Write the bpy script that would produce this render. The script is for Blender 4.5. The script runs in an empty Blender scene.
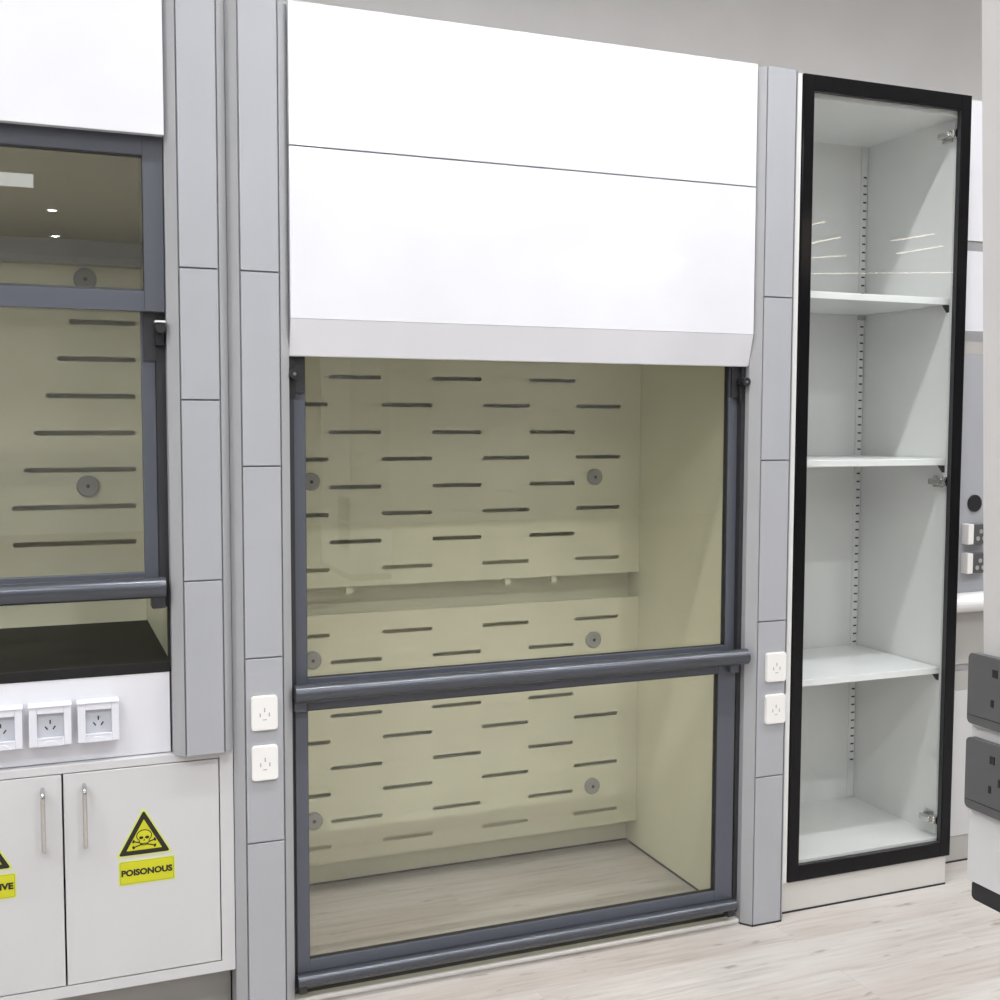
import bpy, bmesh, math, random
from mathutils import Vector, Matrix
random.seed(4)
S = bpy.context.scene
C = S.collection
PI = math.pi

# ------------------------------------------------------------------ materials
def base_mat(name):
    m = bpy.data.materials.new(name); m.use_nodes = True
    nt = m.node_tree; nt.nodes.clear()
    out = nt.nodes.new('ShaderNodeOutputMaterial')
    return m, nt, out

def paint(name, col, rough=0.4, metal=0.0, spec=0.5, coat=0.0, bump=0.0, bscale=300.0, var=0.02):
    m, nt, out = base_mat(name)
    p = nt.nodes.new('ShaderNodeBsdfPrincipled')
    p.inputs['Roughness'].default_value = rough
    p.inputs['Metallic'].default_value = metal
    p.inputs['Specular IOR Level'].default_value = spec
    p.inputs['Coat Weight'].default_value = coat
    p.inputs['Coat Roughness'].default_value = 0.05
    tc = nt.nodes.new('ShaderNodeTexCoord')
    nz = nt.nodes.new('ShaderNodeTexNoise'); nz.inputs['Scale'].default_value = 5.0
    nt.links.new(tc.outputs['Object'], nz.inputs['Vector'])
    r = nt.nodes.new('ShaderNodeValToRGB')
    a = [max(0, c * (1 - var)) for c in col]; b = [min(1, c * (1 + var)) for c in col]
    r.color_ramp.elements[0].color = (*a, 1); r.color_ramp.elements[1].color = (*b, 1)
    r.color_ramp.elements[0].position = 0.3; r.color_ramp.elements[1].position = 0.7
    nt.links.new(nz.outputs['Fac'], r.inputs['Fac'])
    nt.links.new(r.outputs['Color'], p.inputs['Base Color'])
    if bump:
        n2 = nt.nodes.new('ShaderNodeTexNoise'); n2.inputs['Scale'].default_value = bscale
        nt.links.new(tc.outputs['Object'], n2.inputs['Vector'])
        bp_ = nt.nodes.new('ShaderNodeBump'); bp_.inputs['Strength'].default_value = bump
        bp_.inputs['Distance'].default_value = 0.001
        nt.links.new(n2.outputs['Fac'], bp_.inputs['Height'])
        nt.links.new(bp_.outputs['Normal'], p.inputs['Normal'])
    nt.links.new(p.outputs['BSDF'], out.inputs['Surface'])
    return m

def glass(name, tint, f0=0.045):
    m, nt, out = base_mat(name)
    lw = nt.nodes.new('ShaderNodeLayerWeight'); lw.inputs['Blend'].default_value = 0.5
    pw = nt.nodes.new('ShaderNodeMath'); pw.operation = 'POWER'; pw.inputs[1].default_value = 5.0
    nt.links.new(lw.outputs['Facing'], pw.inputs[0])
    ma = nt.nodes.new('ShaderNodeMath'); ma.operation = 'MULTIPLY_ADD'
    ma.inputs[1].default_value = 1 - f0; ma.inputs[2].default_value = f0
    nt.links.new(pw.outputs[0], ma.inputs[0])
    t = nt.nodes.new('ShaderNodeBsdfTransparent'); t.inputs['Color'].default_value = (*tint, 1)
    g = nt.nodes.new('ShaderNodeBsdfGlossy'); g.inputs['Roughness'].default_value = 0.0
    mx = nt.nodes.new('ShaderNodeMixShader')
    nt.links.new(ma.outputs[0], mx.inputs[0]); nt.links.new(t.outputs[0], mx.inputs[1]); nt.links.new(g.outputs[0], mx.inputs[2])
    nt.links.new(mx.outputs[0], out.inputs['Surface'])
    return m

def emit(name, col, s):
    m, nt, out = base_mat(name)
    e = nt.nodes.new('ShaderNodeEmission'); e.inputs['Color'].default_value = (*col, 1); e.inputs['Strength'].default_value = s
    nt.links.new(e.outputs[0], out.inputs['Surface'])
    return m

def wood_floor(name):
    m, nt, out = base_mat(name)
    N = nt.nodes.new; L = nt.links.new
    p = N('ShaderNodeBsdfPrincipled'); p.inputs['Roughness'].default_value = 0.42
    tc = N('ShaderNodeTexCoord')
    br = N('ShaderNodeTexBrick'); br.offset = 0.37; br.offset_frequency = 2
    br.inputs['Scale'].default_value = 1.0; br.inputs['Brick Width'].default_value = 1.22; br.inputs['Row Height'].default_value = 0.18
    br.inputs['Mortar Size'].default_value = 0.0012; br.inputs['Mortar Smooth'].default_value = 0.3
    br.inputs['Color1'].default_value = (0.0, 0.0, 0.0, 1); br.inputs['Color2'].default_value = (1, 1, 1, 1); br.inputs['Mortar'].default_value = (0.5, 0.5, 0.5, 1)
    mp0 = N('ShaderNodeMapping'); mp0.inputs['Location'].default_value = (0.62, 0.06, 0)
    L(tc.outputs['Object'], mp0.inputs['Vector']); L(mp0.outputs['Vector'], br.inputs['Vector'])
    # per-plank offset of the grain
    vm = N('ShaderNodeVectorMath'); vm.operation = 'MULTIPLY_ADD'
    vm.inputs[1].default_value = (9.0, 5.0, 3.0)
    L(br.outputs['Color'], vm.inputs[0]); L(tc.outputs['Object'], vm.inputs[2])
    mp = N('ShaderNodeMapping'); mp.inputs['Scale'].default_value = (3.2, 42.0, 1.0)
    L(vm.outputs['Vector'], mp.inputs['Vector'])
    n1 = N('ShaderNodeTexNoise'); n1.inputs['Scale'].default_value = 1.6; n1.inputs['Detail'].default_value = 7.0; n1.inputs['Roughness'].default_value = 0.62; n1.inputs['Distortion'].default_value = 0.4
    L(mp.outputs['Vector'], n1.inputs['Vector'])
    r1 = N('ShaderNodeValToRGB'); e = r1.color_ramp.elements
    e[0].position = 0.28; e[0].color = (0.33, 0.30, 0.28, 1)
    e[1].position = 0.62; e[1].color = (0.52, 0.49, 0.465, 1)
    k = r1.color_ramp.elements.new(0.46); k.color = (0.46, 0.43, 0.405, 1)
    L(n1.outputs['Fac'], r1.inputs['Fac'])
    # broad cloudy whitewash
    mp2 = N('ShaderNodeMapping'); mp2.inputs['Scale'].default_value = (0.9, 5.0, 1.0)
    L(vm.outputs['Vector'], mp2.inputs['Vector'])
    n2 = N('ShaderNodeTexNoise'); n2.inputs['Scale'].default_value = 1.9; n2.inputs['Detail'].default_value = 4.0
    L(mp2.outputs['Vector'], n2.inputs['Vector'])
    r2 = N('ShaderNodeValToRGB'); r2.color_ramp.elements[0].position = 0.35; r2.color_ramp.elements[1].position = 0.65
    L(n2.outputs['Fac'], r2.inputs['Fac'])
    mx = N('ShaderNodeMix'); mx.data_type = 'RGBA'; mx.inputs[7].default_value = (0.515, 0.488, 0.462, 1)
    mm = N('ShaderNodeMath'); mm.operation = 'MULTIPLY'; mm.inputs[1].default_value = 0.6
    L(r2.outputs['Color'], mm.inputs[0]); L(mm.outputs[0], mx.inputs[0]); L(r1.outputs['Color'], mx.inputs[6])
    # seams
    mx2 = N('ShaderNodeMix'); mx2.data_type = 'RGBA'; mx2.inputs[7].default_value = (0.42, 0.38, 0.34, 1)
    m3 = N('ShaderNodeMath'); m3.operation = 'MULTIPLY'; m3.inputs[1].default_value = 0.55
    L(br.outputs['Fac'], m3.inputs[0]); L(m3.outputs[0], mx2.inputs[0]); L(mx.outputs[2], mx2.inputs[6])
    n3 = N('ShaderNodeTexNoise'); n3.inputs['Scale'].default_value = 1.5; n3.inputs['Detail'].default_value = 3.0
    mp3 = N('ShaderNodeMapping'); mp3.inputs['Scale'].default_value = (1.0, 4.0, 1.0); mp3.inputs['Location'].default_value = (3.1, 1.7, 0)
    L(vm.outputs['Vector'], mp3.inputs['Vector']); L(mp3.outputs['Vector'], n3.inputs['Vector'])
    r3 = N('ShaderNodeValToRGB'); r3.color_ramp.elements[0].position = 0.38; r3.color_ramp.elements[1].position = 0.62
    r3.color_ramp.elements[0].color = (0.87, 0.835, 0.81, 1); r3.color_ramp.elements[1].color = (1.0, 1.0, 1.0, 1)
    L(n3.outputs['Fac'], r3.inputs['Fac'])
    # small dark knots and flecks along the grain
    n4 = N('ShaderNodeTexNoise'); n4.inputs['Scale'].default_value = 2.2; n4.inputs['Detail'].default_value = 5.0
    mp4 = N('ShaderNodeMapping'); mp4.inputs['Scale'].default_value = (4.0, 14.0, 1.0)
    L(vm.outputs['Vector'], mp4.inputs['Vector']); L(mp4.outputs['Vector'], n4.inputs['Vector'])
    r4 = N('ShaderNodeValToRGB'); r4.color_ramp.elements[0].position = 0.27; r4.color_ramp.elements[1].position = 0.36
    r4.color_ramp.elements[0].color = (0.62, 0.58, 0.55, 1); r4.color_ramp.elements[1].color = (1, 1, 1, 1)
    L(n4.outputs['Fac'], r4.inputs['Fac'])
    ma = N('ShaderNodeMix'); ma.data_type = 'RGBA'; ma.blend_type = 'MULTIPLY'; ma.inputs[0].default_value = 1.0
    mb_ = N('ShaderNodeMix'); mb_.data_type = 'RGBA'; mb_.blend_type = 'MULTIPLY'; mb_.inputs[0].default_value = 1.0
    L(mx2.outputs[2], ma.inputs[6]); L(r3.outputs['Color'], ma.inputs[7]); L(ma.outputs[2], mb_.inputs[6]); L(r4.outputs['Color'], mb_.inputs[7])
    L(mb_.outputs[2], p.inputs['Base Color'])
    bu = N('ShaderNodeBump'); bu.inputs['Strength'].default_value = 0.15; bu.inputs['Distance'].default_value = 0.001
    L(n1.outputs['Fac'], bu.inputs['Height']); L(bu.outputs['Normal'], p.inputs['Normal'])
    L(p.outputs['BSDF'], out.inputs['Surface'])
    return m

M = {
 'post':   paint('satin_grey_paint', (0.39, 0.395, 0.41), 0.38),
 'post_panel': paint('satin_grey_panel_paint', (0.375, 0.385, 0.412), 0.36),
 'white':  paint('gloss_white_lacquer', (0.715, 0.72, 0.76), 0.07, spec=0.5),
 'cabwhite': paint('white_melamine', (0.585, 0.58, 0.592), 0.32),
 'cream':  paint('cream_phenolic_liner', (0.815, 0.805, 0.63), 0.36),
 'sash':   paint('slate_grey_powder_coat', (0.090, 0.097, 0.120), 0.36, spec=0.45),
 'track':  paint('dark_track_plastic', (0.028, 0.028, 0.032), 0.45),
 'bar':    paint('anodised_grey_aluminium', (0.085, 0.092, 0.108), 0.27, metal=0.5),
 'alu':    paint('brushed_aluminium', (0.74, 0.72, 0.69), 0.25, metal=0.25),
 'chrome': paint('polished_nickel', (0.62, 0.61, 0.60), 0.12, metal=1.0),
 'black':  paint('black_rubber', (0.012, 0.012, 0.014), 0.5),
 'blackgloss': paint('gloss_black_frame', (0.006, 0.006, 0.007), 0.10, spec=0.22),
 'epoxy':  paint('black_epoxy_worktop', (0.012, 0.0115, 0.0115), 0.6, spec=0.3, bump=0.1),
 'wall':   paint('warm_grey_wall_paint', (0.80, 0.785, 0.775), 0.8, bump=0.05),
 'roomwall': paint('off_white_wall_paint', (0.78, 0.78, 0.78), 0.85),
 'ceil':   paint('ceiling_paint', (0.80, 0.80, 0.79), 0.9),
 'socket': paint('white_socket_plastic', (0.80, 0.79, 0.77), 0.3),
 'pin':    paint('socket_pin_shadow_plastic', (0.38, 0.38, 0.39), 0.5),
 'plinthwhite': paint('warm_white_plinth', (0.60, 0.585, 0.555), 0.4),
 'pinblack': paint('black_socket_slot', (0.01, 0.01, 0.01), 0.6),
 'boxwhite': paint('bluish_white_socket_plastic', (0.72, 0.73, 0.79), 0.22),
 'boxgrey': paint('grey_socket_insert', (0.50, 0.52, 0.57), 0.3),
 'disc':   paint('grey_clamp_plastic', (0.34, 0.345, 0.34), 0.4),
 'plinth': paint('taupe_toe_kick', (0.34, 0.33, 0.31), 0.5),
 'cabin':  paint('white_cabinet_interior', (0.77, 0.775, 0.765), 0.3),
 'yellow': paint('yellow_sticker_vinyl', (0.58, 0.58, 0.014), 0.35),
 'yelgreen': paint('yellow_green_sticker_edge', (0.62, 0.68, 0.17), 0.35),
 'ink':    paint('black_sticker_ink', (0.014, 0.012, 0.008), 0.45),
 'olive':  paint('olive_sticker_line', (0.32, 0.31, 0.02), 0.4),
 'darkplate': paint('charcoal_socket_plate', (0.085, 0.085, 0.088), 0.35),
 'column': paint('light_grey_column', (0.52, 0.51, 0.505), 0.5),
 'ledge':  paint('white_rounded_ledge', (0.80, 0.80, 0.80), 0.25),
 'greystrip': paint('mid_grey_trim', (0.30, 0.30, 0.31), 0.4),
 'beige':  paint('beige_side_panel', (0.42, 0.41, 0.39), 0.4),
 'shelfedge': paint('shelf_white', (0.84, 0.85, 0.86), 0.25),
 'floor':  wood_floor('whitewashed_wood_planks'),
 'glass':  glass('olive_tinted_sash_glass', (0.975, 0.976, 0.952), 0.065),
 'glass3': glass('coated_sash_glass', (0.975, 0.976, 0.952), 0.15),
 'glass2': glass('clear_cabinet_glass', (0.985, 0.993, 0.988), 0.02),
 'lamp':   emit('lamp_diffuser_glow', (1.0, 0.98, 0.96), 30.0),
 'linear': emit('linear_lamp_glow', (1.0, 0.86, 0.68), 14.0),
 'paneldim': emit('dim_ceiling_panel_glow', (0.97, 0.985, 1.0), 1.6),
 'panel':  emit('ceiling_fill_panel_glow', (0.97, 0.985, 1.0), 10.0),  # glow of the added fill panels
}

# ------------------------------------------------------------------ mesh builder
class MB:
    def __init__(s): s.v = []; s.f = []; s.m = []; s.sm = []
    def add(s, vs, fs, m=0, smooth=False):
        o = len(s.v); s.v += [tuple(v) for v in vs]
        for f in fs: s.f.append([i + o for i in f]); s.m.append(m); s.sm.append(smooth)
        return s
    def addbm(s, bm, m=0, smooth=False):
        bm.verts.index_update()
        s.add([v.co[:] for v in bm.verts], [[v.index for v in f.verts] for f in bm.faces], m, smooth); bm.free(); return s
    def box(s, x0, x1, y0, y1, z0, z1, bev=0.0, m=0, seg=2):
        bm = bmesh.new(); bmesh.ops.create_cube(bm, size=1)
        for v in bm.verts:
            v.co = Vector(((x0 + x1) / 2 + v.co.x * (x1 - x0), (y0 + y1) / 2 + v.co.y * (y1 - y0), (z0 + z1) / 2 + v.co.z * (z1 - z0)))
        if bev: bmesh.ops.bevel(bm, geom=bm.edges[:], offset=bev, segments=seg, profile=0.5, affect='EDGES')
        return s.addbm(bm, m)
    def prism(s, poly, a, b, axis='y', m=0):
        n = len(poly)
        def P(p, t):
            if axis == 'y': return (p[0], t, p[1])
            if axis == 'z': return (p[0], p[1], t)
            return (t, p[0], p[1])
        vs = [P(p, a) for p in poly] + [P(p, b) for p in poly]
        fs = [list(range(n)), list(range(2 * n - 1, n - 1, -1))] + [[i, i + n, (i + 1) % n + n, (i + 1) % n] for i in range(n)]
        return s.add(vs, fs, m)
    def tube(s, pts, r, n=14, m=0, caps=True):
        pts = [Vector(p) for p in pts]; rings = []; vs = []; prev = None
        for i, p in enumerate(pts):
            d = (pts[min(i + 1, len(pts) - 1)] - pts[max(i - 1, 0)]).normalized()
            if prev is None:
                a = Vector((0, 0, 1)) if abs(d.z) < 0.9 else Vector((1, 0, 0)); u = d.cross(a).normalized()
            else: u = (prev - d * prev.dot(d)).normalized()
            prev = u; w = d.cross(u)
            rr = r[i] if isinstance(r, (list, tuple)) else r
            vs += [p + (u * math.cos(2 * PI * k / n) + w * math.sin(2 * PI * k / n)) * rr for k in range(n)]
        fs = []
        for i in range(len(pts) - 1):
            for k in range(n): fs.append([i * n + k, i * n + (k + 1) % n, (i + 1) * n + (k + 1) % n, (i + 1) * n + k])
        s.add(vs, fs, m, True)
        if caps: s.add(vs[:n], [list(range(n))], m); s.add(vs[-n:], [list(range(n))], m)
        return s
    def cyl(s, p0, p1, r, n=24, m=0): return s.tube([p0, p1], r, n, m)
    def text(s, body, cx, cz, h, y, depth, m=0, width=None, slant=0.0, off=0.0):
        cu = bpy.data.curves.new('lettering', 'FONT'); cu.body = body; cu.size = 1.0; cu.extrude = 0.0; cu.offset = off; cu.resolution_u = 3
        cu.align_x = 'CENTER'
        ob = bpy.data.objects.new('lettering', cu); C.objects.link(ob)
        dg = bpy.context.evaluated_depsgraph_get(); dg.update()
        me = ob.evaluated_get(dg).to_mesh()
        xs = [v.co.x for v in me.vertices]; ys = [v.co.y for v in me.vertices]
        x0, x1, y0, y1 = min(xs), max(xs), min(ys), max(ys)
        sc = h / (y1 - y0); sx = sc if width is None else width / (x1 - x0)
        vs = [(cx + (v.co.x - (x0 + x1) / 2) * sx, y, cz + (v.co.y - (y0 + y1) / 2) * sc) for v in me.vertices]
        fs = [list(p.vertices) for p in me.polygons]
        s.add(vs, fs, m)
        ob.evaluated_get(dg).to_mesh_clear(); bpy.data.objects.remove(ob); bpy.data.curves.remove(cu)
        return s

WP = {}
def obj(name, mb, mat, parent=None, label=None):
    off = Vector(WP[parent.name]) if parent else Vector((0, 0, 0))
    me = bpy.data.meshes.new(name)
    # each mesh has its own origin at the middle of its bounds
    xs, ys, zs = zip(*mb.v)
    c = Vector(((min(xs) + max(xs)) / 2, (min(ys) + max(ys)) / 2, (min(zs) + max(zs)) / 2))
    me.from_pydata([tuple(Vector(v) - c) for v in mb.v], [], mb.f)
    mats = mat if isinstance(mat, (list, tuple)) else [mat]
    for k in mats: me.materials.append(M[k])
    for p, mi, sm in zip(me.polygons, mb.m, mb.sm): p.material_index = mi; p.use_smooth = sm
    bm = bmesh.new(); bm.from_mesh(me); bmesh.ops.recalc_face_normals(bm, faces=bm.faces); bm.to_mesh(me); bm.free()
    o = bpy.data.objects.new(name, me); C.objects.link(o)
    o.location = c - off
    if parent: o.parent = parent
    WP[o.name] = tuple(c)
    if label: o['label'] = label
    return o

def thing(name, label, cat, loc, group=None):
    o = bpy.data.objects.new(name, None); C.objects.link(o); o.location = loc; o.empty_display_size = 0.1
    o['label'] = label; o['category'] = cat
    if group: o['group'] = group
    WP[o.name] = tuple(loc); return o

def struct(name, mb, mat):
    o = obj(name, mb, mat); o['kind'] = 'structure'
    o['label'] = {'floor': 'whitewashed wood plank floor', 'wall_back': 'warm grey wall above the cabinets'}.get(name, name.replace('_', ' ') + ' of the showroom')
    o['category'] = name.split('_')[0]
    return o

def rrect(x0, x1, z0, z1, r, n=5):
    pts = []
    for cx, cz, a in ((x1 - r, z1 - r, 0), (x0 + r, z1 - r, PI / 2), (x0 + r, z0 + r, PI), (x1 - r, z0 + r, 3 * PI / 2)):
        for k in range(n + 1):
            t = a + PI / 2 * k / n; pts.append((cx + r * math.cos(t), cz + r * math.sin(t)))
    return pts

# ------------------------------------------------------------------ the room
H = 3.4; X0, X1, Y0, Y1 = -5.0, 12.5, -12.5, 0.86
struct('floor', MB().box(X0, X1, Y0, Y1, -0.1, 0), 'floor')
struct('ceiling', MB().box(X0, X1, Y0, Y1, H, H + 0.1), 'ceil')
struct('wall_back', MB().box(X0, X1, Y1, Y1 + 0.1, 0, H), 'wall')
struct('wall_front', MB().box(X0, X1, Y0 - 0.1, Y0, 0, H), 'roomwall')
struct('wall_left', MB().box(X0 - 0.1, X0, Y0, Y1, 0, H), 'roomwall')
struct('wall_right', MB().box(X1, X1 + 0.1, Y0, Y1, 0, H), 'roomwall')

# ------------------------------------------------------------------ grey posts
def post(parent, xa, xb, pa, pb, seams, z0, z1=2.35):
    """post core with bevelled front edges, and flush cover panels between thin grooves"""
    prof = [(xa, 0.028), (pa, 0.0), (pa + 0.0005, 0.008), (pb - 0.0005, 0.008), (pb, 0.0), (xb, 0.028), (xb, 0.10), (xa, 0.10)]
    c = obj('service_post', MB().prism(prof, z0, z1, 'z'), 'post', parent)
    if z0 == 0.0: obj('base_gasket', MB().prism([(x, y - 0.0012) for x, y in prof[:2]] + [(x, y - 0.0012) for x, y in prof[4:6]] + [(xb, 0.09), (xa, 0.09)], 0.0, 0.005, 'z'), 'black', c)
    zz = [z0] + seams + [z1]
    for a, b in zip(zz[:-1], zz[1:]):
        obj('cover_panel', MB().box(pa + 0.0035, pb - 0.0035, 0.0, 0.007, a + (0.0018 if a > z0 else 0.0), b - (0.0018 if b < z1 else 0.0), 0.0007, seg=1), 'post_panel', c)
    return c

def post_socket(parent, x0, x1, z0, z1):
    mb = MB()
    mb.prism(rrect(x0, x1, z0, z1, 0.008), -0.006, 0.0005, 'y', 0)
    mb.prism(rrect(x0 + 0.002, x1 - 0.002, z0 + 0.002, z1 - 0.002, 0.007), -0.008, -0.006, 'y', 0)
    cx = (x0 + x1) / 2; cz = (z0 + z1) / 2 - 0.004
    for dx, dz, w, h in ((0, 0.012, 0.0028, 0.010), (-0.0105, 0.0005, 0.0028, 0.009), (0.0105, 0.0005, 0.0028, 0.009), (0, -0.011, 0.009, 0.0022)):
        mb.box(cx + dx - w / 2, cx + dx + w / 2, -0.0083, -0.0078, cz + dz - h / 2, cz + dz + h / 2, m=1)
    return obj('power_socket', mb, ['socket', 'pin'], parent)

def slot_rows(mb, x0, x1, y0, y1, zlo, zhi, rows, h=0.0125):
    """sheet from zlo to zhi pierced by round-ended slots; rows = [(z, [(xa, xb), ...])]"""
    r = h / 2; z = zlo
    for zc, slots in sorted(rows):
        mb.box(x0, x1, y0, y1, z, zc - r)
        edges = [x0] + [e for s in slots for e in s] + [x1]
        for i in range(0, len(edges), 2):
            a, b = edges[i], edges[i + 1]; pts = []
            if i == 0: pts += [(a, zc + r), (a, zc - r)]
            else: pts += [(a - r + r * math.cos(t), zc + r * math.sin(t)) for t in [PI / 2 - PI * k / 8 for k in range(9)]]
            if i + 2 == len(edges): pts += [(b, zc - r), (b, zc + r)]
            else: pts += [(b + r - r * math.cos(t), zc + r * math.sin(t)) for t in [-PI / 2 + PI * k / 8 for k in range(9)]]
            mb.prism(pts, y0, y1, 'y')
        z = zc + r
    mb.box(x0, x1, y0, y1, z, zhi)
    return mb

def clamp_disc(parent, x, y, z, r=0.026):
    d = obj('baffle_clamp_disc', MB().tube([(x, y, z), (x, y - 0.008, z), (x, y - 0.011, z)], [r, r, r * 0.86], 28), 'disc', parent)
    obj('screw_hole', MB().tube([(x, y - 0.0105, z), (x, y - 0.0118, z)], 0.0052, 14), 'pinblack', d)
    obj('screw_collar', MB().tube([(x, y - 0.0105, z), (x, y - 0.0114, z)], 0.0085, 16), 'disc', d)

def frame(mb, x0, x1, z0, z1, y0, y1, l, r, b, t, bev=0.0015, m=0):
    mb.box(x0, x0 + l, y0, y1, z0, z1, bev, m); mb.box(x1 - r, x1, y0, y1, z0, z1, bev, m)
    if b: mb.box(x0 + l, x1 - r, y0, y1, z0, z0 + b, bev, m)
    if t: mb.box(x0 + l, x1 - r, y0, y1, z1 - t, z1, bev, m)
    return mb

# ------------------------------------------------------------------ the walk-in fume hood
hood = thing('fume_hood', 'tall white and grey walk-in fume hood with glass sashes reaching down to the floor', 'fume hood', (0.745, 0.40, 0))
XL, XR = 0.1165, 1.373
SE = [0.4228, 0.8586, 1.302, 1.743]
post(hood, -0.0215, XL, 0.0, 0.0925, SE, 0.0)
rpost = post(hood, XR, 1.513, 1.394, 1.4905, SE, 0.0)
for zz in ((0.690, 0.771), (0.572, 0.654)):
    post_socket(hood, 0.0145, 0.0755, *zz)
    post_socket(hood, 1.4215, 1.4875, *zz)
# white header panels and canopy lip
obj('header_panel', MB().box(XL + 0.001, XR - 0.001, 0.010, 0.030, 2.0345, 2.355, 0.0012, seg=1), 'white', hood)
obj('header_panel', MB().box(XL + 0.001, XR - 0.001, 0.010, 0.030, 1.642, 2.0315, 0.0008, seg=1), 'white', hood)
obj('canopy_lip', MB().prism([(0.010, 1.6415), (0.031, 1.558), (0.035, 1.556), (0.0485, 1.556), (0.0485, 1.6415)], XL + 0.001, XR - 0.002, 'x'), 'white', hood)
# casing and liner
yb0 = 0.66
cas = MB(); cas.box(0.095, 1.395, 0.030, 0.80, 2.32, 2.35); cas.box(0.0, 0.018, 0.10, 0.80, 0, 2.32); cas.box(1.475, 1.493, 0.10, 0.80, 0, 2.32)
cas.box(0.018, 1.475, 0.78, 0.80, 0, 2.32)
obj('outer_casing', cas, 'post', hood)
lin = MB(); lin.box(0.090, 0.105, 0.10, 0.755, 0.005, 2.30); lin.box(1.386, 1.401, 0.10, 0.755, 0.005, 2.30)
lin.box(0.105, 1.386, 0.735, 0.755, 0.005, 2.30); lin.box(0.105, 1.386, 0.10, 0.735, 2.28, 2.30)
lin.box(0.09, XL, 0.05, 0.10, 1.66, 2.30); lin.box(0.105, 1.386, 0.05, 0.065, 1.66, 2.28)
obj('liner', lin, 'cream', hood)
sl = MB(); sl.box(0.105, 1.386, 0.731, 0.736, 0, 0.005); sl.box(1.382, 1.387, 0.10, 0.735, 0, 0.005); sl.box(0.104, 0.111, 0.10, 0.735, 0, 0.006)
obj('floor_seal', sl, 'black', hood)
A = [(0.359, 0.517), (0.676, 0.835), (0.994, 1.152)]
B = [(0.200, 0.358), (0.518, 0.676), (0.838, 0.995), (1.154, 1.312)]
up = [(1.774, B), (1.694, A), (1.614, B), (1.534, A), (1.454, B), (1.373, A), (1.294, B), (1.212, A), (1.132, B), (1.051, A), (0.970, B)]
lo = [(0.776, B), (0.695, A), (0.615, B), (0.534, A), (0.457, B), (0.376, A), (0.298, B), (0.216, A), (0.140, B)]
up = [(a, [e for e in (b if b is not None else [])]) for a, b in up]
bu = obj('back_baffle', slot_rows(MB(), 0.106, 1.385, yb0, yb0 + 0.006, 0.918, 1.90, up), 'cream', hood, 'upper slotted cream baffle panel')
bl = obj('back_baffle', slot_rows(MB(), 0.106, 1.385, yb0, yb0 + 0.006, 0.090, 0.837, lo), 'cream', hood, 'lower slotted cream baffle panel')
for xx in (0.42, 0.927, 1.085): obj('baffle_bracket', MB().box(xx - 0.009, xx + 0.009, yb0 + 0.008, 0.690, 0.897, 0.950), 'cream', hood)
for zz in (1.230, 0.706, 0.226):
    for xx in (0.305, 1.219): clamp_disc(hood, xx, yb0, zz)
# side tracks and top stops
for s, a, b in ((-1, XL, XL + 0.014), (1, XR - 0.012, XR)):
    t = MB(); t.box(a, b, 0.046, 0.10, 0.03, 1.60); obj('side_track', t, 'track', hood)
for a, b in ((1.336, XR - 0.001), (XL + 0.001, 0.159)): obj('track_cover', MB().box(a, b, 0.056, 0.0635, 1.472, 1.60, 0.001), 'track', hood)
for x, sg in ((1.362, 1), (0.128, -1)):
    st = MB(); st.cyl((x, 0.058, 1.515), (x, 0.022, 1.515), 0.0115); st.prism([(x - 0.010, 1.515), (x + 0.010, 1.515), (x + 0.006, 1.458), (x - 0.006, 1.458)], 0.045, 0.058)
    o = obj('sash_stop', st, 'black', hood)
    obj('stop_screw', MB().cyl((x, 0.0225, 1.515), (x, 0.0212, 1.515), 0.004, 12), 'chrome', o)
# upper sash (behind) and lower sash (in front)
us = obj('upper_sash', frame(MB(), 0.130, 1.361, 0.752, 1.59, 0.064, 0.084, 0.031, 0.029, 0.036, 0.03), 'sash', hood)
obj('glass_pane', MB().box(0.161, 1.332, 0.071, 0.076, 0.788, 1.56), 'glass', us)
obj('glass_gasket', frame(MB(), 0.160, 1.333, 0.787, 1.561, 0.066, 0.081, 0.002, 0.005, 0.002, 0.002, 0), 'black', us)
ls = obj('lower_sash', frame(MB(), 0.126, 1.352, 0.066, 0.752, 0.040, 0.060, 0.030, 0.055, 0.037, 0.036), 'sash', hood)
obj('glass_pane', MB().box(0.156, 1.297, 0.047, 0.052, 0.103, 0.716), 'glass', ls)
obj('glass_gasket', frame(MB(), 0.155, 1.298, 0.102, 0.717, 0.042, 0.057, 0.002, 0.005, 0.002, 0.003, 0), 'black', ls)
def handle_bar(parent, x0, x1, z, y, r, wallr):
    mb = MB()
    # extruded grip: round front, flat web back to the rail
    prof = [(y + r * math.cos(t), z + r * math.sin(t)) for t in [PI / 3 + 4 * PI / 3 * k / 18 for k in range(19)]] + [(wallr, z - r * 0.75), (wallr, z + r * 0.75)]
    n = len(prof)
    vs = [(x0, *p) for p in prof] + [(x1, *p) for p in prof]
    mb.add(vs, [[i, i + n, (i + 1) % n + n, (i + 1) % n] for i in range(n)], 0, True)
    mb.add(vs[:n], [list(range(n))]); mb.add(vs[n:], [list(range(n))])
    h = obj('handle_bar', mb, 'bar', parent)
    return h
mid = handle_bar(us, XL + 0.004, 1.371, 0.763, 0.016, 0.0215, 0.0385)
low = handle_bar(ls, 0.122, 1.348, 0.064, 0.018, 0.0145, 0.0398)
for a, b in ((0.121, 0.150), (1.325, 1.352)): obj('handle_bracket', MB().box(a, b, 0.022, 0.0395, 0.718, 0.742, 0.002), 'sash', us)
for x in (0.135, 1.335):
    b2 = MB(); b2.box(x - 0.010, x + 0.010, 0.016, 0.0398, 0.030, 0.052, 0.003)
    obj('handle_bracket', b2, ['track'], ls)
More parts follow.
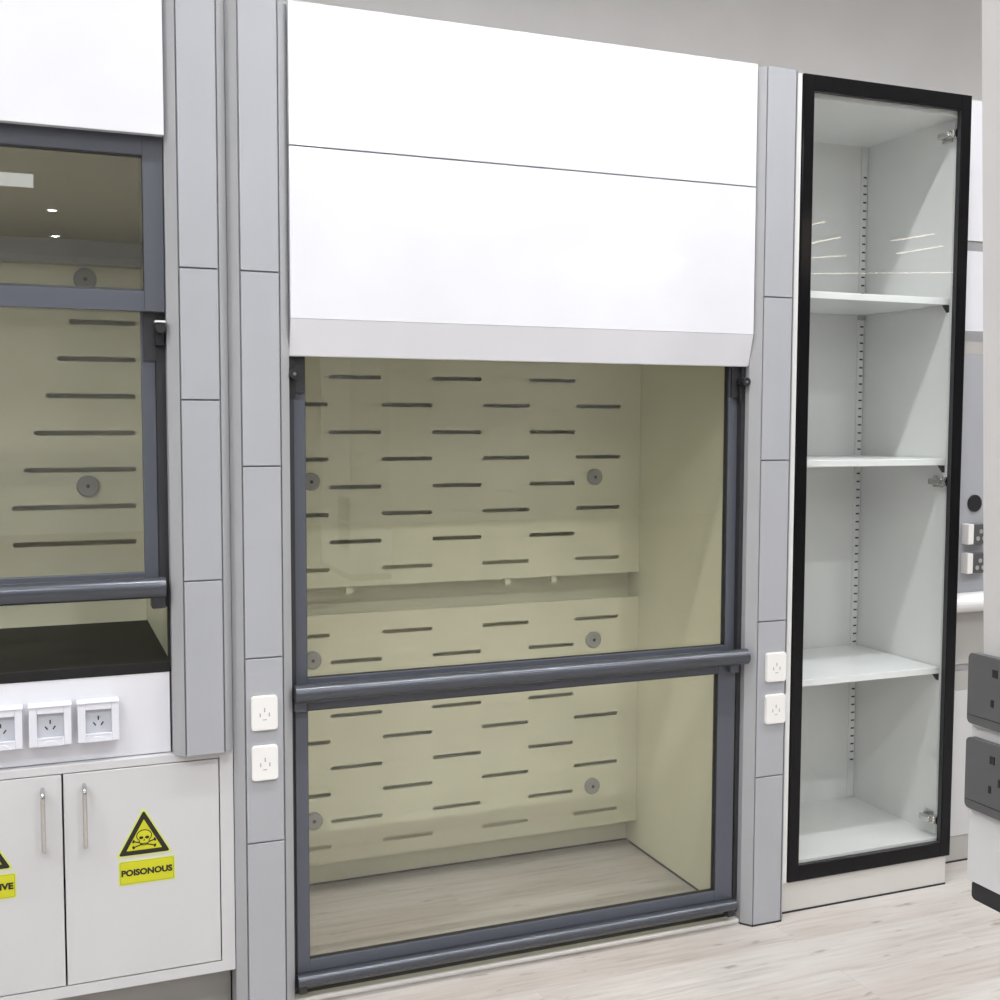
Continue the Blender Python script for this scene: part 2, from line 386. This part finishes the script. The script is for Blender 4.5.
sill = MB(); sill.box(XL, XR, 0.030, 0.060, 0, 0.015, 0.005); sill.box(XL, XR, 0.062, 0.076, 0, 0.004, m=1)
sill.box(XL, XR, 0.096, 0.106, 0, 0.012, 0.001); sill.box(XL, XR, 0.076, 0.096, 0, 0.004, m=1)  # dark strips stand in for the shade inside the channel
obj('floor_sill', sill, ['alu', 'track'], hood)

# ------------------------------------------------------------------ the bench fume hood on the left
bh = thing('fume_hood', 'bench fume hood with raised sash, black worktop and row of sockets at far left', 'fume hood', (-0.78, 0.36, 0.645))
BL = -1.45; BR = -0.1565
post(bh, BR, -0.0225, -0.1335, -0.0435, [1.045, 1.4523, 1.7437], 0.6455)
post(bh, BL - 0.134, BL, BL - 0.112, BL - 0.022, [1.045, 1.4523, 1.7437], 0.6455)
obj('header_panel', MB().box(BL + 0.001, BR - 0.001, 0.010, 0.030, 2.029, 2.355, 0.0012, seg=1), 'white', bh)
hf = MB(); frame(hf, BL + 0.002, BR - 0.002, 1.648, 2.042, 0.040, 0.0605, 0.045, 0.043, 0.044, 0.053, 0.0012)
wf = obj('window_frame', hf, 'sash', bh)
obj('glass_pane', MB().box(BL + 0.047, BR - 0.045, 0.048, 0.053, 1.692, 1.989), 'glass3', wf)
obj('glass_gasket', frame(MB(), BL + 0.046, BR - 0.044, 1.691, 1.990, 0.042, 0.059, 0.002, 0.002, 0.002, 0.004, 0), 'black', wf)
bs = MB(); frame(bs, BL + 0.030, -0.179, 1.030, 1.70, 0.062, 0.082, 0.028, 0.030, 0.032, 0.030)
sash = obj('sash', bs, 'sash', bh)
obj('glass_pane', MB().box(BL + 0.058, -0.209, 0.069, 0.074, 1.062, 1.67), 'glass3', sash)
handle_bar(sash, BL + 0.012, -0.1685, 1.031, 0.030, 0.024, 0.0615)
eb = MB(); eb.box(-0.199, -0.1685, 0.020, 0.060, 0.984, 1.012, 0.003)
obj('handle_bracket', eb, 'track', sash)
st = MB(); st.cyl((-0.171, 0.040, 1.610), (-0.171, 0.010, 1.610), 0.011); st.prism([(-0.181, 1.61), (-0.161, 1.61), (-0.163, 1.575), (-0.179, 1.575)], 0.04, 0.06)
o = obj('sash_stop', st, 'black', bh)
obj('stop_screw', MB().box(-0.183, -0.160, 0.008, 0.034, 1.6225, 1.6265), 'socket', o)
obj('side_track', MB().box(-0.178, BR, 0.062, 0.11, 0.982, 1.648), 'track', bh)
obj('edge_seal', MB().box(BR - 0.005, BR - 0.001, 0.052, 0.075, 0.8575, 0.981), 'black', bh)
tc = MB(); tc.box(-0.205, -0.178, 0.056, 0.0605, 1.54, 1.647); obj('track_cover', tc, 'track', bh)
obj('side_track', MB().box(BL, BL + 0.024, 0.062, 0.11, 0.86, 1.648), 'track', bh)
bl_ = MB(); bl_.box(BR - 0.002, BR + 0.013, 0.10, 0.70, 0.8575, 2.33); bl_.box(BL - 0.013, BL + 0.002, 0.10, 0.70, 0.8575, 2.33)
bl_.box(BL + 0.002, BR - 0.002, 0.68, 0.70, 0.8575, 2.33); bl_.box(BL + 0.002, BR - 0.002, 0.10, 0.68, 2.31, 2.33)
obj('liner', bl_, 'cream', bh)
bc = MB(); bc.box(BR + 0.014, -0.03, 0.10, 0.76, 0.6455, 2.35); bc.box(BL - 0.12, BL - 0.014, 0.10, 0.76, 0.6455, 2.35)
bc.box(BL - 0.014, BR + 0.014, 0.705, 0.76, 0.6455, 2.35); bc.box(BL - 0.014, BR + 0.014, 0.03, 0.705, 2.335, 2.35)
obj('outer_casing', bc, 'post', bh)
rows = [(1.66, [(-0.347, -0.182)]), (1.565, [(-0.378, -0.184)]), (1.469, [(-0.407, -0.185)]), (1.373, [(-0.436, -0.187)]),
        (1.277, [(-0.464, -0.187)]), (1.180, [(-0.494, -0.188)]), (1.085, [(-0.494, -0.189)])]
cx = (BL + BR) / 2
K = 3.305 / 3.22
rows = [(1.407 + (z - 1.407) * K, [(-0.432 + (a + 0.432) * K, -0.432 + (b + 0.432) * K) for a, b in q]) for z, q in rows]
rows = [(z, sorted([(2 * cx - b, 2 * cx - a) for a, b in s] + s)) for z, s in rows]
obj('back_baffle', slot_rows(MB(), BL + 0.003, BR - 0.003, 0.635, 0.641, 0.8575, 1.814, rows, 0.0135), 'cream', bh)
obj('baffle_rail', MB().box(BL + 0.003, BR - 0.003, 0.585, 0.641, 1.815, 1.875), 'post', bh)
for x, z in ((-0.306, 1.230), (-0.302, 1.779), (2 * cx + 0.306, 1.230), (2 * cx + 0.302, 1.779)): clamp_disc(bh, x, 0.635, z, 0.029)
obj('worktop', MB().box(BL, BR - 0.001, 0.050, 0.70, 0.833, 0.857, 0.0015), 'epoxy', bh, 'black epoxy worktop')
obj('fascia_panel', MB().box(BL, BR - 0.004, 0.052, 0.072, 0.6465, 0.8325), 'white', bh)
def box_socket(x0, z0):
    w = 0.087; x1 = x0 + w; z1 = z0 + 0.088; f = 0.022
    mb = MB()
    # hinged square frame standing off the fascia, sloping lip on top
    frame(mb, x0, x1, z0, z1 - 0.001, f, 0.0525, 0.0165, 0.0155, 0.018, 0.015, 0.0012)
    mb.prism([(f - 0.002, z1 - 0.0008), (f - 0.002, z1 + 0.0006), (0.0525, z1 + 0.003), (0.0525, z1 - 0.0008)], x0 - 0.001, x1 + 0.001, 'x')
    b = obj('waterproof_socket', mb, 'boxwhite', bh)
    i = MB(); i.box(x0 + 0.0155, x1 - 0.0155, f + 0.008, 0.0525, z0 + 0.0175, z1 - 0.0175)
    obj('socket_insert', i, 'boxgrey', b)
    c = (x0 + x1) / 2; cz = z0 + 0.042
    p = MB()
    for dx, dz, a in ((0, 0.010, 0), (-0.008, -0.003, 0.6), (0.008, -0.003, -0.6)):
        q = []
        for u, v in ((-0.0014, -0.0045), (0.0014, -0.0045), (0.0014, 0.0045), (-0.0014, 0.0045)):
            q.append((c + dx + u * math.cos(a) - v * math.sin(a), cz + dz + u * math.sin(a) + v * math.cos(a)))
        p.prism(q, f + 0.0072, f + 0.0082)
    obj('pin_slots', p, 'pinblack', b)
    t = MB(); t.prism([(c - 0.020, z0 + 0.001), (c + 0.020, z0 + 0.001), (c + 0.009, z0 + 0.012), (c - 0.009, z0 + 0.012)], f - 0.003, f + 0.002)
    t.box(x0 + 0.018, x1 - 0.018, f - 0.001, f + 0.002, z0 + 0.0155, z0 + 0.018)
    obj('cover_tab', t, 'boxwhite', b)
for x in (-0.361, -0.461, -0.561): box_socket(x, 0.693)

# ------------------------------------------------------------------ base cabinet under the bench hood
bcab = thing('base_cabinet', 'low white two-door cupboard with bow handles and yellow hazard stickers', 'cabinet', (-0.80, 0.36, 0))
CL, CR = -1.56, -0.0235
yf = 0.028
b = MB(); b.box(CL, -1.53, yf, 0.70, 0.117, 0.6445); b.box(-0.054, CR, yf, 0.70, 0.117, 0.6445)
b.box(-1.53, -0.054, yf, 0.70, 0.117, 0.142); b.box(-1.53, -0.054, yf, 0.70, 0.6275, 0.6445); b.box(-1.53, -0.054, 0.68, 0.70, 0.142, 0.6275)
b.box(-0.7405, -0.736, yf + 0.012, 0.66, 0.142, 0.6275)
obj('body', b, 'cabwhite', bcab)
obj('toe_kick', MB().box(CL + 0.01, CR - 0.002, 0.095, 0.115, 0, 0.1175), 'plinth', bcab)
def skull_triangle(mb, cx, bz, w, h, y):
    """mats: 0 yellow 1 edge 2 ink 3 olive"""
    def tri(sx, r, grow):
        # rounded triangle
        V = [(cx - w / 2, bz), (cx + w / 2, bz), (cx, bz + h)]
        c = (cx, bz + h / 3)
        V = [(c[0] + (a - c[0]) * sx, c[1] + (d - c[1]) * sx) for a, d in V]
        out = []
        for i in range(3):
            p = Vector(V[i]); a = (Vector(V[i - 1]) - p).normalized(); d = (Vector(V[(i + 1) % 3]) - p).normalized()
            ctr = p + (a + d).normalized() * (2 * r)
            s = p + a * (1.73 * r); e = p + d * (1.73 * r)
            for k in range(6):
                t = k / 5; q = (1 - t) ** 2 * s + 2 * t * (1 - t) * p + t * t * e; out.append(tuple(q))
        return out
    mb.prism(tri(1.0, 0.0045, 0), y - 0.0006, y, 'y', 1)
    mb.prism(tri(0.90, 0.004, 0), y - 0.0010, y - 0.0006, 'y', 2)
    mb.prism(tri(0.62, 0.0008, 0), y - 0.0014, y - 0.0010, 'y', 0)
    s = w / 0.120
    def ell(ex, ez, rx, rz, m, k, n=22, a0=0, a1=2 * PI):
        mb.prism([(cx + ex * s + rx * s * math.cos(a0 + (a1 - a0) * i / n), bz + ez * s + rz * s * math.sin(a0 + (a1 - a0) * i / n)) for i in range(n)], y - 0.0014 - 0.0003 * k, y - 0.0012 - 0.0001 * k, 'y', m)
    def bone(x0, z0, x1, z1, t):
        d = Vector((x1 - x0, z1 - z0)).normalized(); n = Vector((-d.y, d.x)) * t
        pts = [(x0 + n.x, z0 + n.y), (x0 - n.x, z0 - n.y), (x1 - n.x, z1 - n.y), (x1 + n.x, z1 + n.y)]
        mb.prism([(cx + a * s, bz + c * s) for a, c in pts], y - 0.0017 - (0.00006 if z0 < z1 else 0), y - 0.0011, 'y', 2)
        for (ax, az) in ((x0, z0), (x1, z1)):
            for sg in (1, -1): ell(ax + n.x * 1.1 * sg, az + n.y * 1.1 * sg, 0.0024, 0.0024, 2, 1.4 + 0.3 * sg + (0.1 if x0 == ax else 0) + (0.05 if z0 < z1 else 0), 10)
    bone(-0.0225, 0.020, 0.0225, 0.0335, 0.0013); bone(-0.0225, 0.0335, 0.0225, 0.020, 0.0013)
    ell(0, 0.0445, 0.0166, 0.0136, 2, 2.5); ell(0, 0.0360, 0.0116, 0.0135, 2, 3)
    ell(0, 0.0445, 0.0146, 0.0116, 0, 3.5); ell(0, 0.0360, 0.0096, 0.0114, 0, 4)
    ell(-0.0062, 0.0405, 0.0046, 0.0034, 2, 5, 14); ell(0.0062, 0.0405, 0.0046, 0.0034, 2, 5, 14)
    mb.prism([(cx - 0.0022 * s, bz + 0.0335 * s), (cx + 0.0022 * s, bz + 0.0335 * s), (cx, bz + 0.0380 * s)], y - 0.0029, y - 0.0011, 'y', 2)
    mb.prism([(cx + a * s, bz + c * s) for a, c in ((-0.010, 0.0295), (-0.006, 0.0262), (0.006, 0.0262), (0.010, 0.0295), (0.006, 0.0285), (-0.006, 0.0285))], y - 0.0029, y - 0.0011, 'y', 2)
def sign_rect(mb, x0, x1, z0, z1, y, word):
    mb.prism(rrect(x0, x1, z0, z1, 0.001), y - 0.0006, y, 'y', 1)
    mb.prism(rrect(x0 + 0.003, x1 - 0.003, z0 + 0.003, z1 - 0.003, 0.004), y - 0.0009, y - 0.0006, 'y', 3)
    mb.prism(rrect(x0 + 0.0042, x1 - 0.0042, z0 + 0.0042, z1 - 0.0042, 0.0035), y - 0.0012, y - 0.0009, 'y', 0)
    mb.text(word, (x0 + x1) / 2, (z0 + z1) / 2, 0.0155, y - 0.0016, 0, 2, width=(x1 - x0) * 0.90, off=0.052)
SM = ['yellow', 'yelgreen', 'ink', 'olive']
for k, (dx0, dx1, word) in enumerate(((-0.3935, -0.0565, 'POISONOUS'), (-0.7355, -0.3975, 'CORROSIVE'), (-1.5275, -0.7415, None))):
    if word is None:
        for a, c in ((-1.132, -0.7415), (-1.5275, -1.136)):
            obj('door', MB().box(a, c, yf, yf + 0.018, 0.1445, 0.625, 0.001, seg=1), 'cabwhite', bcab)
        continue
    d = obj('door', MB().box(dx0, dx1, yf, yf + 0.018, 0.1445, 0.625, 0.001, seg=1), 'cabwhite', bcab)
    hx = dx0 + 0.043 if k == 0 else dx1 - 0.039
    z0, z1 = 0.463, 0.596; yo = yf - 0.030; r = 0.012
    path = [(hx, yf + 0.001, z0)] + [(hx, yo + r - r * math.sin(t), z0 + r - r * math.cos(t)) for t in [PI / 2 * i / 6 for i in range(7)]]
    path = [(hx, yf + 0.001, z0), (hx, yo + r, z0)] + [(hx, yo + r - r * math.sin(t), z0 + r - r * math.cos(t)) for t in [PI / 2 * i / 6 for i in range(1, 7)]]
    path += [(hx, yo + r - r * math.cos(t), z1 - r + r * math.sin(t)) for t in [PI / 2 * i / 6 for i in range(0, 6)]] + [(hx, yo + r, z1), (hx, yf + 0.001, z1)]
    obj('handle', MB().tube(path, 0.005, 14), 'chrome', d, 'chrome bow handle')
    ox = 0 if k == 0 else -0.3365
    t = MB(); skull_triangle(t, -0.2245 + ox, 0.4195, 0.125, 0.112, yf) if k == 0 else None
    if k == 1:
        skull_triangle(t, -0.2245 + ox, 0.4265, 0.125, 0.110, yf)
    obj('warning_triangle', t, SM, d, 'yellow triangular warning sticker with a black border')
    t = MB(); sign_rect(t, -0.2815 + ox, -0.1575 + ox, 0.3545 + 0.007 * k, 0.4115 + 0.007 * k, yf, word)
    obj('warning_text_label', t, SM, d, 'yellow sticker reading ' + word)

# ------------------------------------------------------------------ tall glass-door cabinet
cab = thing('storage_cabinet', 'tall narrow white cabinet with black-framed glass door and three shelves', 'cabinet', (1.816, 0.25, 0))
a0, a1 = 1.5165, 2.128; ybk = 0.49
b = MB(); b.box(a0, a0 + 0.018, 0.058, ybk, 0.0905, 2.355); b.box(a1 - 0.018, a1, 0.058, ybk, 0.0905, 2.355)
b.box(a0 + 0.018, a1 - 0.018, 0.472, ybk, 0.0905, 2.355); b.box(a0 + 0.018, a1 - 0.018, 0.058, 0.472, 2.300, 2.355); b.box(a0 + 0.018, a1 - 0.018, 0.058, 0.472, 0.0905, 0.142); b.box(a0, 1.5335, 0.038, 0.058, 0.0905, 2.355)
obj('body', b, 'cabin', cab)
obj('plinth', MB().box(a0 + 0.002, a1 - 0.012, 0.042, ybk, 0.0, 0.090), 'plinthwhite', cab)
obj('base_gasket', MB().box(a0 + 0.002, a1 - 0.012, 0.040, 0.0425, 0.0, 0.005), 'black', cab)
d0, d1, dz0, dz1 = 1.538, 2.127, 0.090, 2.358
dm = MB(); frame(dm, d0, d1, dz0, dz1, 0.036, 0.056, 0.036, 0.036, 0.045, 0.044, 0.002)
door = obj('door', dm, 'blackgloss', cab, 'black-framed glass door')
obj('glass_pane', MB().box(d0 + 0.036, d1 - 0.036, 0.044, 0.049, dz0 + 0.045, dz1 - 0.044), 'glass2', door)
g = MB(); frame(g, d0 + 0.035, d1 - 0.035, dz0 + 0.044, dz1 - 0.043, 0.0385, 0.0515, 0.002, 0.002, 0.002, 0.002, 0)
obj('glass_bead', g, 'track', door)
for i, z in enumerate((1.776, 1.298, 0.664)):
    s = obj('shelf', MB().box(a0 + 0.020, a1 - 0.022, 0.080, 0.466, z - 0.020, z, 0.0015), 'shelfedge', cab)
    cl = MB(); cl.prism([(2.109, z - 0.0205), (2.089, z - 0.0205), (2.109, z - 0.045)], 0.082, 0.094, 'y')
    obj('shelf_clip', cl, 'black', s)
    cl = MB(); cl.box(2.080, 2.106, 0.455, 0.468, z - 0.036, z - 0.0205, 0.002); obj('shelf_clip', cl, 'chrome', s)
def upright(x0, x1, y0, y1, axis):
    mb = MB(); mb.box(x0, x1, y0, y1, 0.145, 2.296)
    z = 0.60 - 0.027 * 9
    z = 0.27
    while z < 2.22:
        if axis == 'b': mb.box(x0 + 0.008, x1 - 0.003, y0 - 0.0008, y0, z, z + 0.0048, m=1)
        z += 0.0268
    return mb
obj('shelf_upright', upright(2.084, 2.108, 0.4675, 0.472, 'b'), ['cabin', 'pinblack'], cab)
obj('shelf_upright', upright(1.536, 1.560, 0.4675, 0.472, 'b'), ['cabin', 'pinblack'], cab)
obj('shelf_upright', MB().box(2.1065, 2.110, 0.078, 0.102, 0.145, 2.296), 'cabin', cab)
for z in (2.252, 1.229, 0.196):
    hm = MB(); hm.box(2.1000, 2.1090, 0.085, 0.125, z - 0.018, z + 0.018, 0.002); hm.box(2.0720, 2.1020, 0.072, 0.115, z - 0.009, z + 0.009, 0.003)
    hm.cyl((2.1000, 0.056, z), (2.1000, 0.066, z), 0.0155, 20); hm.box(2.0820, 2.1040, 0.060, 0.080, z - 0.012, z + 0.012, 0.003)
    hg = obj('hinge', hm, 'chrome', cab, 'nickel cup hinge')
    hs = MB()
    for dz in (-0.013, 0.013): hs.cyl((2.1005, 0.112, z + dz), (2.0985, 0.112, z + dz), 0.0035, 10)
    obj('hinge_screw', hs, 'pin', hg)

# ------------------------------------------------------------------ next unit, seen past the cabinet's right side
un = thing('fume_hood', 'white fume hood mostly hidden beyond right side of glass-door cabinet, round black grommet', 'fume hood', (2.55, 0.45, 0))
u0, u1, uy = 2.140, 2.96, 0.17
obj('casing', MB().box(u0, u1, uy + 0.012, 0.84, 0.085, 2.38), 'post', un)
obj('header_panel', MB().box(u0, u1, uy, uy + 0.011, 1.967, 2.392), 'white', un)
obj('trim_strip', MB().box(u0, u1, uy + 0.003, uy + 0.011, 1.937, 1.966), 'greystrip', un)
obj('header_panel', MB().box(u0, u1, uy, uy + 0.011, 1.690, 1.936), 'white', un)
obj('canopy_lip', MB().prism([(uy, 1.689), (uy + 0.009, 1.66), (uy + 0.011, 1.66), (uy + 0.011, 1.689)], u0, u1, 'x'), 'post', un)
obj('trim_strip', MB().box(u0, u1, uy + 0.004, uy + 0.011, 1.620, 1.659), 'beige', un)
fp = obj('service_panel', MB().box(u0, u1, uy, uy + 0.011, 0.872, 1.619), 'post_panel', un)
obj('grommet', MB().tube([(2.309, uy + 0.0005, 1.153), (2.309, uy - 0.005, 1.153)], 0.027, 28), 'black', un)
for z in (1.026, 0.934):
    bx = obj('dark_socket', MB().box(2.262, 2.284, uy - 0.030, uy + 0.0005, z, z + 0.064, 0.002), 'socket', un)
    pl = MB(); pl.box(2.2845, 2.350, uy - 0.028, uy + 0.0005, z + 0.001, z + 0.063, 0.002)
    for dx, dz in ((0, 0.044), (-0.012, 0.022), (0.012, 0.022)): pl.cyl((2.314 + dx, uy - 0.028, z + dz - 0.004), (2.314 + dx, uy - 0.0295, z + dz - 0.004), 0.007, 14, 1)
    obj('socket_face', pl, ['darkplate', 'disc'], bx)
obj('ledge', MB().prism([(uy + 0.011, 0.8715)] + [(uy - 0.02 - 0.035 * math.sin(t), 0.842 + 0.0295 * math.cos(t)) for t in [PI * i / 10 for i in range(11)]] + [(uy + 0.011, 0.812)], u0 + 0.05, u1, 'x'), 'ledge', un)
obj('side_panel', MB().box(u0, u1, uy, uy + 0.011, 0.642, 0.8115), 'beige', un)
obj('trim_strip', MB().box(u0, u1, uy + 0.002, uy + 0.011, 0.622, 0.641), 'greystrip', un)
obj('side_panel', MB().box(u0, u1, uy, uy + 0.011, 0.560, 0.621), 'beige', un)
obj('cupboard_door', MB().box(u0, u1, uy, uy + 0.011, 0.086, 0.559), 'cabwhite', un)
obj('plinth', MB().box(u0, u1, uy + 0.002, 0.84, 0.0, 0.0845), 'beige', un)
obj('base_gasket', MB().box(u0, u1, uy - 0.0005, uy + 0.0015, 0.0, 0.005), 'black', un)

# ------------------------------------------------------------------ service column at the right edge, hung from the ceiling
col = thing('service_column', 'light grey service column with two dark socket plates at right edge', 'service column', (0.76, -1.75, H))
xf = 0.680
m_ = MB()
# far edge of the tall column leans slightly forward going up
poly = [(-1.538, 1.1105), (-1.519, 1.55), (-1.498, 2.0), (-1.43, H), (-2.02, H), (-2.02, 1.1105)]
m_.prism(poly, xf + 0.004, 0.84, 'x')
obj('column', m_, 'column', col)
bod = MB(); pr_ = rrect(-2.02, -1.5255, 0.815, 1.110, 0.004)
bod.prism(pr_, xf, 0.85, 'x')
obj('socket_housing', bod, 'cabwhite', col)
obj('base_trim', MB().prism(rrect(-2.02, -1.530, 0.790, 0.8145, 0.006), xf + 0.004, 0.846, 'x'), 'black', col)
def dark_plate(z0, z1):
    ya, yb = -1.674, -1.527
    mb = MB(); mb.prism(rrect(ya, yb, z0, z1, 0.007), xf - 0.010, xf + 0.001, 'x')
    mb.box(xf - 0.0104, xf - 0.0098, ya + 0.001, yb - 0.001, z0 + 0.011, z0 + 0.0118, m=1)
    p = obj('socket_plate', mb, ['darkplate', 'pinblack'], col, 'dark grey double socket plate')
    q = MB(); cz = (z0 + z1) / 2
    for yc in (-1.572, -1.632):
        for dy, dz, w, h in ((0, 0.026, 0.004, 0.005), (-0.018, 0.026, 0.004, 0.005), (-0.012, 0.0, 0.0015, 0.005), (0.003, -0.012, 0.0022, 0.0045), (-0.027, -0.012, 0.0022, 0.0045)):
            q.box(xf - 0.0108, xf - 0.0098, yc + dy - w, yc + dy + w, cz + dz - h, cz + dz + h, m=0)
    obj('pin_slots', q, 'pinblack', p)
dark_plate(1.023, 1.114)
dark_plate(0.913, 1.005)

# ------------------------------------------------------------------ ceiling lamps of the showroom, with added fill lamps
def downlight(x, y, power=None, cone=156, label='round recessed ceiling downlight, one row of the set added for fill'):
    t = thing('ceiling_downlight', label, 'ceiling light', (x, y, H), 'recessed ceiling downlights')
    ring = MB(); n = 28
    vs = []; 
    for r, z in ((0.062, H - 0.0005), (0.060, H - 0.008), (0.050, H - 0.008), (0.046, H - 0.003)):
        vs += [(x + r * math.cos(2 * PI * k / n), y + r * math.sin(2 * PI * k / n), z) for k in range(n)]
    ring.add(vs, [[j * n + k, j * n + (k + 1) % n, (j + 1) * n + (k + 1) % n, (j + 1) * n + k] for j in range(3) for k in range(n)], 0, True)
    obj('trim_ring', ring, 'roomwall', t)
    obj('diffuser', MB().tube([(x, y, H - 0.0015), (x, y, H - 0.003)], 0.046, 28), 'lamp', t)
    if power:
        li = bpy.data.lights.new('downlight_beam', 'SPOT'); li.energy = power; li.spot_size = math.radians(cone); li.spot_blend = 1.0
        li.shadow_soft_size = 0.03; li.color = (0.98, 0.985, 1.0)
        lo_ = bpy.data.objects.new('downlight_beam', li); C.objects.link(lo_); lo_.location = (0, 0, -0.02); lo_.parent = t
LP = 40
for x in (-1.25, 0.0, 0.65, 1.3, 2.0, 2.9): downlight(x, -0.72, LP)
for x in (-1.6, -0.6, 0.4, 1.4, 2.4, 3.4): downlight(x, -2.4, 56, 150)  # row added to throw more light into the hood and cabinet interiors
for x, y in ((3.03, -4.33), (3.05, -3.03)): downlight(x, y)
for x, y in ((-0.24, -9.24), (-0.19, -10.9)): downlight(x, y)
def ceiling_panel(x, y, w, l, mat='panel'):
    t = thing('ceiling_light_or_fill_panel', 'square white ceiling light panel, most of the set added for fill', 'ceiling light', (x, y, H), 'ceiling light panels')
    obj('panel_frame', frame_xy(x, y, w, l), 'roomwall', t)
    obj('diffuser', MB().box(x - w / 2, x + w / 2, y - l / 2, y + l / 2, H - 0.010, H - 0.002), mat, t)
def frame_xy(x, y, w, l, k=0.02):
    mb = MB()
    mb.box(x - w / 2 - k, x - w / 2, y - l / 2 - k, y + l / 2 + k, H - 0.014, H - 0.0002); mb.box(x + w / 2, x + w / 2 + k, y - l / 2 - k, y + l / 2 + k, H - 0.014, H - 0.0002)
    mb.box(x - w / 2, x + w / 2, y - l / 2 - k, y - l / 2, H - 0.014, H - 0.0002); mb.box(x - w / 2, x + w / 2, y + l / 2, y + l / 2 + k, H - 0.014, H - 0.0002)
    return mb
for x, y in ((-2.4, -1.7), (-2.4, -4.6), (4.8, -1.5), (1.2, -5.8), (3.4, -7.6), (6.5, -10.5)): ceiling_panel(x, y, 1.15, 1.15)  # glowing panels added as ambient fill for the room
ceiling_panel(-0.98, -7.8, 1.15, 0.6, 'paneldim')
def linear(xa, ya, xb, yb):
    a = Vector((xa, ya, 0)); b_ = Vector((xb, yb, 0)); c = (a + b_) / 2; d = (b_ - a); L = d.length; d.normalize(); n = Vector((-d.y, d.x, 0)) * 0.02
    t = thing('linear_ceiling_lamp', 'slim linear ceiling lamp', 'ceiling light', (c.x, c.y, H), 'slim linear ceiling lamps')
    def q(s, z0, z1, mat, nm):
        mb = MB(); pts = [a + n * s, a - n * s, b_ - n * s, b_ + n * s]
        mb.prism([(p.x, p.y) for p in pts], z0, z1, 'z'); obj(nm, mb, mat, t)
    q(1.3, H - 0.03, H - 0.0002, 'roomwall', 'housing'); q(1.0, H - 0.034, H - 0.0302, 'linear', 'diffuser')
for s in ((6.78, -7.3, 6.80, -6.8), (7.52, -8.3, 7.55, -7.5), (8.0, -9.2, 8.5, -8.62), (9.0, -10.25, 10.9, -9.3), (8.23, -7.52, 8.31, -6.98), (8.95, -8.25, 9.0, -7.6)): linear(*s)

# ------------------------------------------------------------------ world, camera, view
w = bpy.data.worlds.new('room_air'); S.world = w; w.use_nodes = True
w.node_tree.nodes['Background'].inputs['Color'].default_value = (0.9, 0.92, 1.0, 1); w.node_tree.nodes['Background'].inputs['Strength'].default_value = 0.3

f, yaw, pit, rol = 1162.0, 0.3795, 0.0678, 0.0028
c, s = math.cos(yaw), math.sin(yaw)
right = Vector((c, -s, 0)); fw = Vector((s, c, 0)); upv = Vector((0, 0, 1))
c, s = math.cos(pit), math.sin(pit)
fw2 = c * fw - s * upv; up2 = s * fw + c * upv
c, s = math.cos(rol), math.sin(rol)
cxv = c * right + s * up2; cyv = -s * right + c * up2
cd = bpy.data.cameras.new('camera'); cam = bpy.data.objects.new('camera', cd); C.objects.link(cam)
cd.sensor_width = 36; cd.lens = f / 1000 * 36; cd.clip_start = 0.05
mw = Matrix((cxv, cyv, -fw2)).transposed().to_4x4(); mw.translation = Vector((-0.432, -2.67, 1.407)); cam.matrix_world = mw
S.camera = cam
vs = S.view_settings
vs.view_transform = 'Standard'; vs.look = 'None'; vs.gamma = 1.0; vs.use_curve_mapping = False
vs.exposure = 0.40
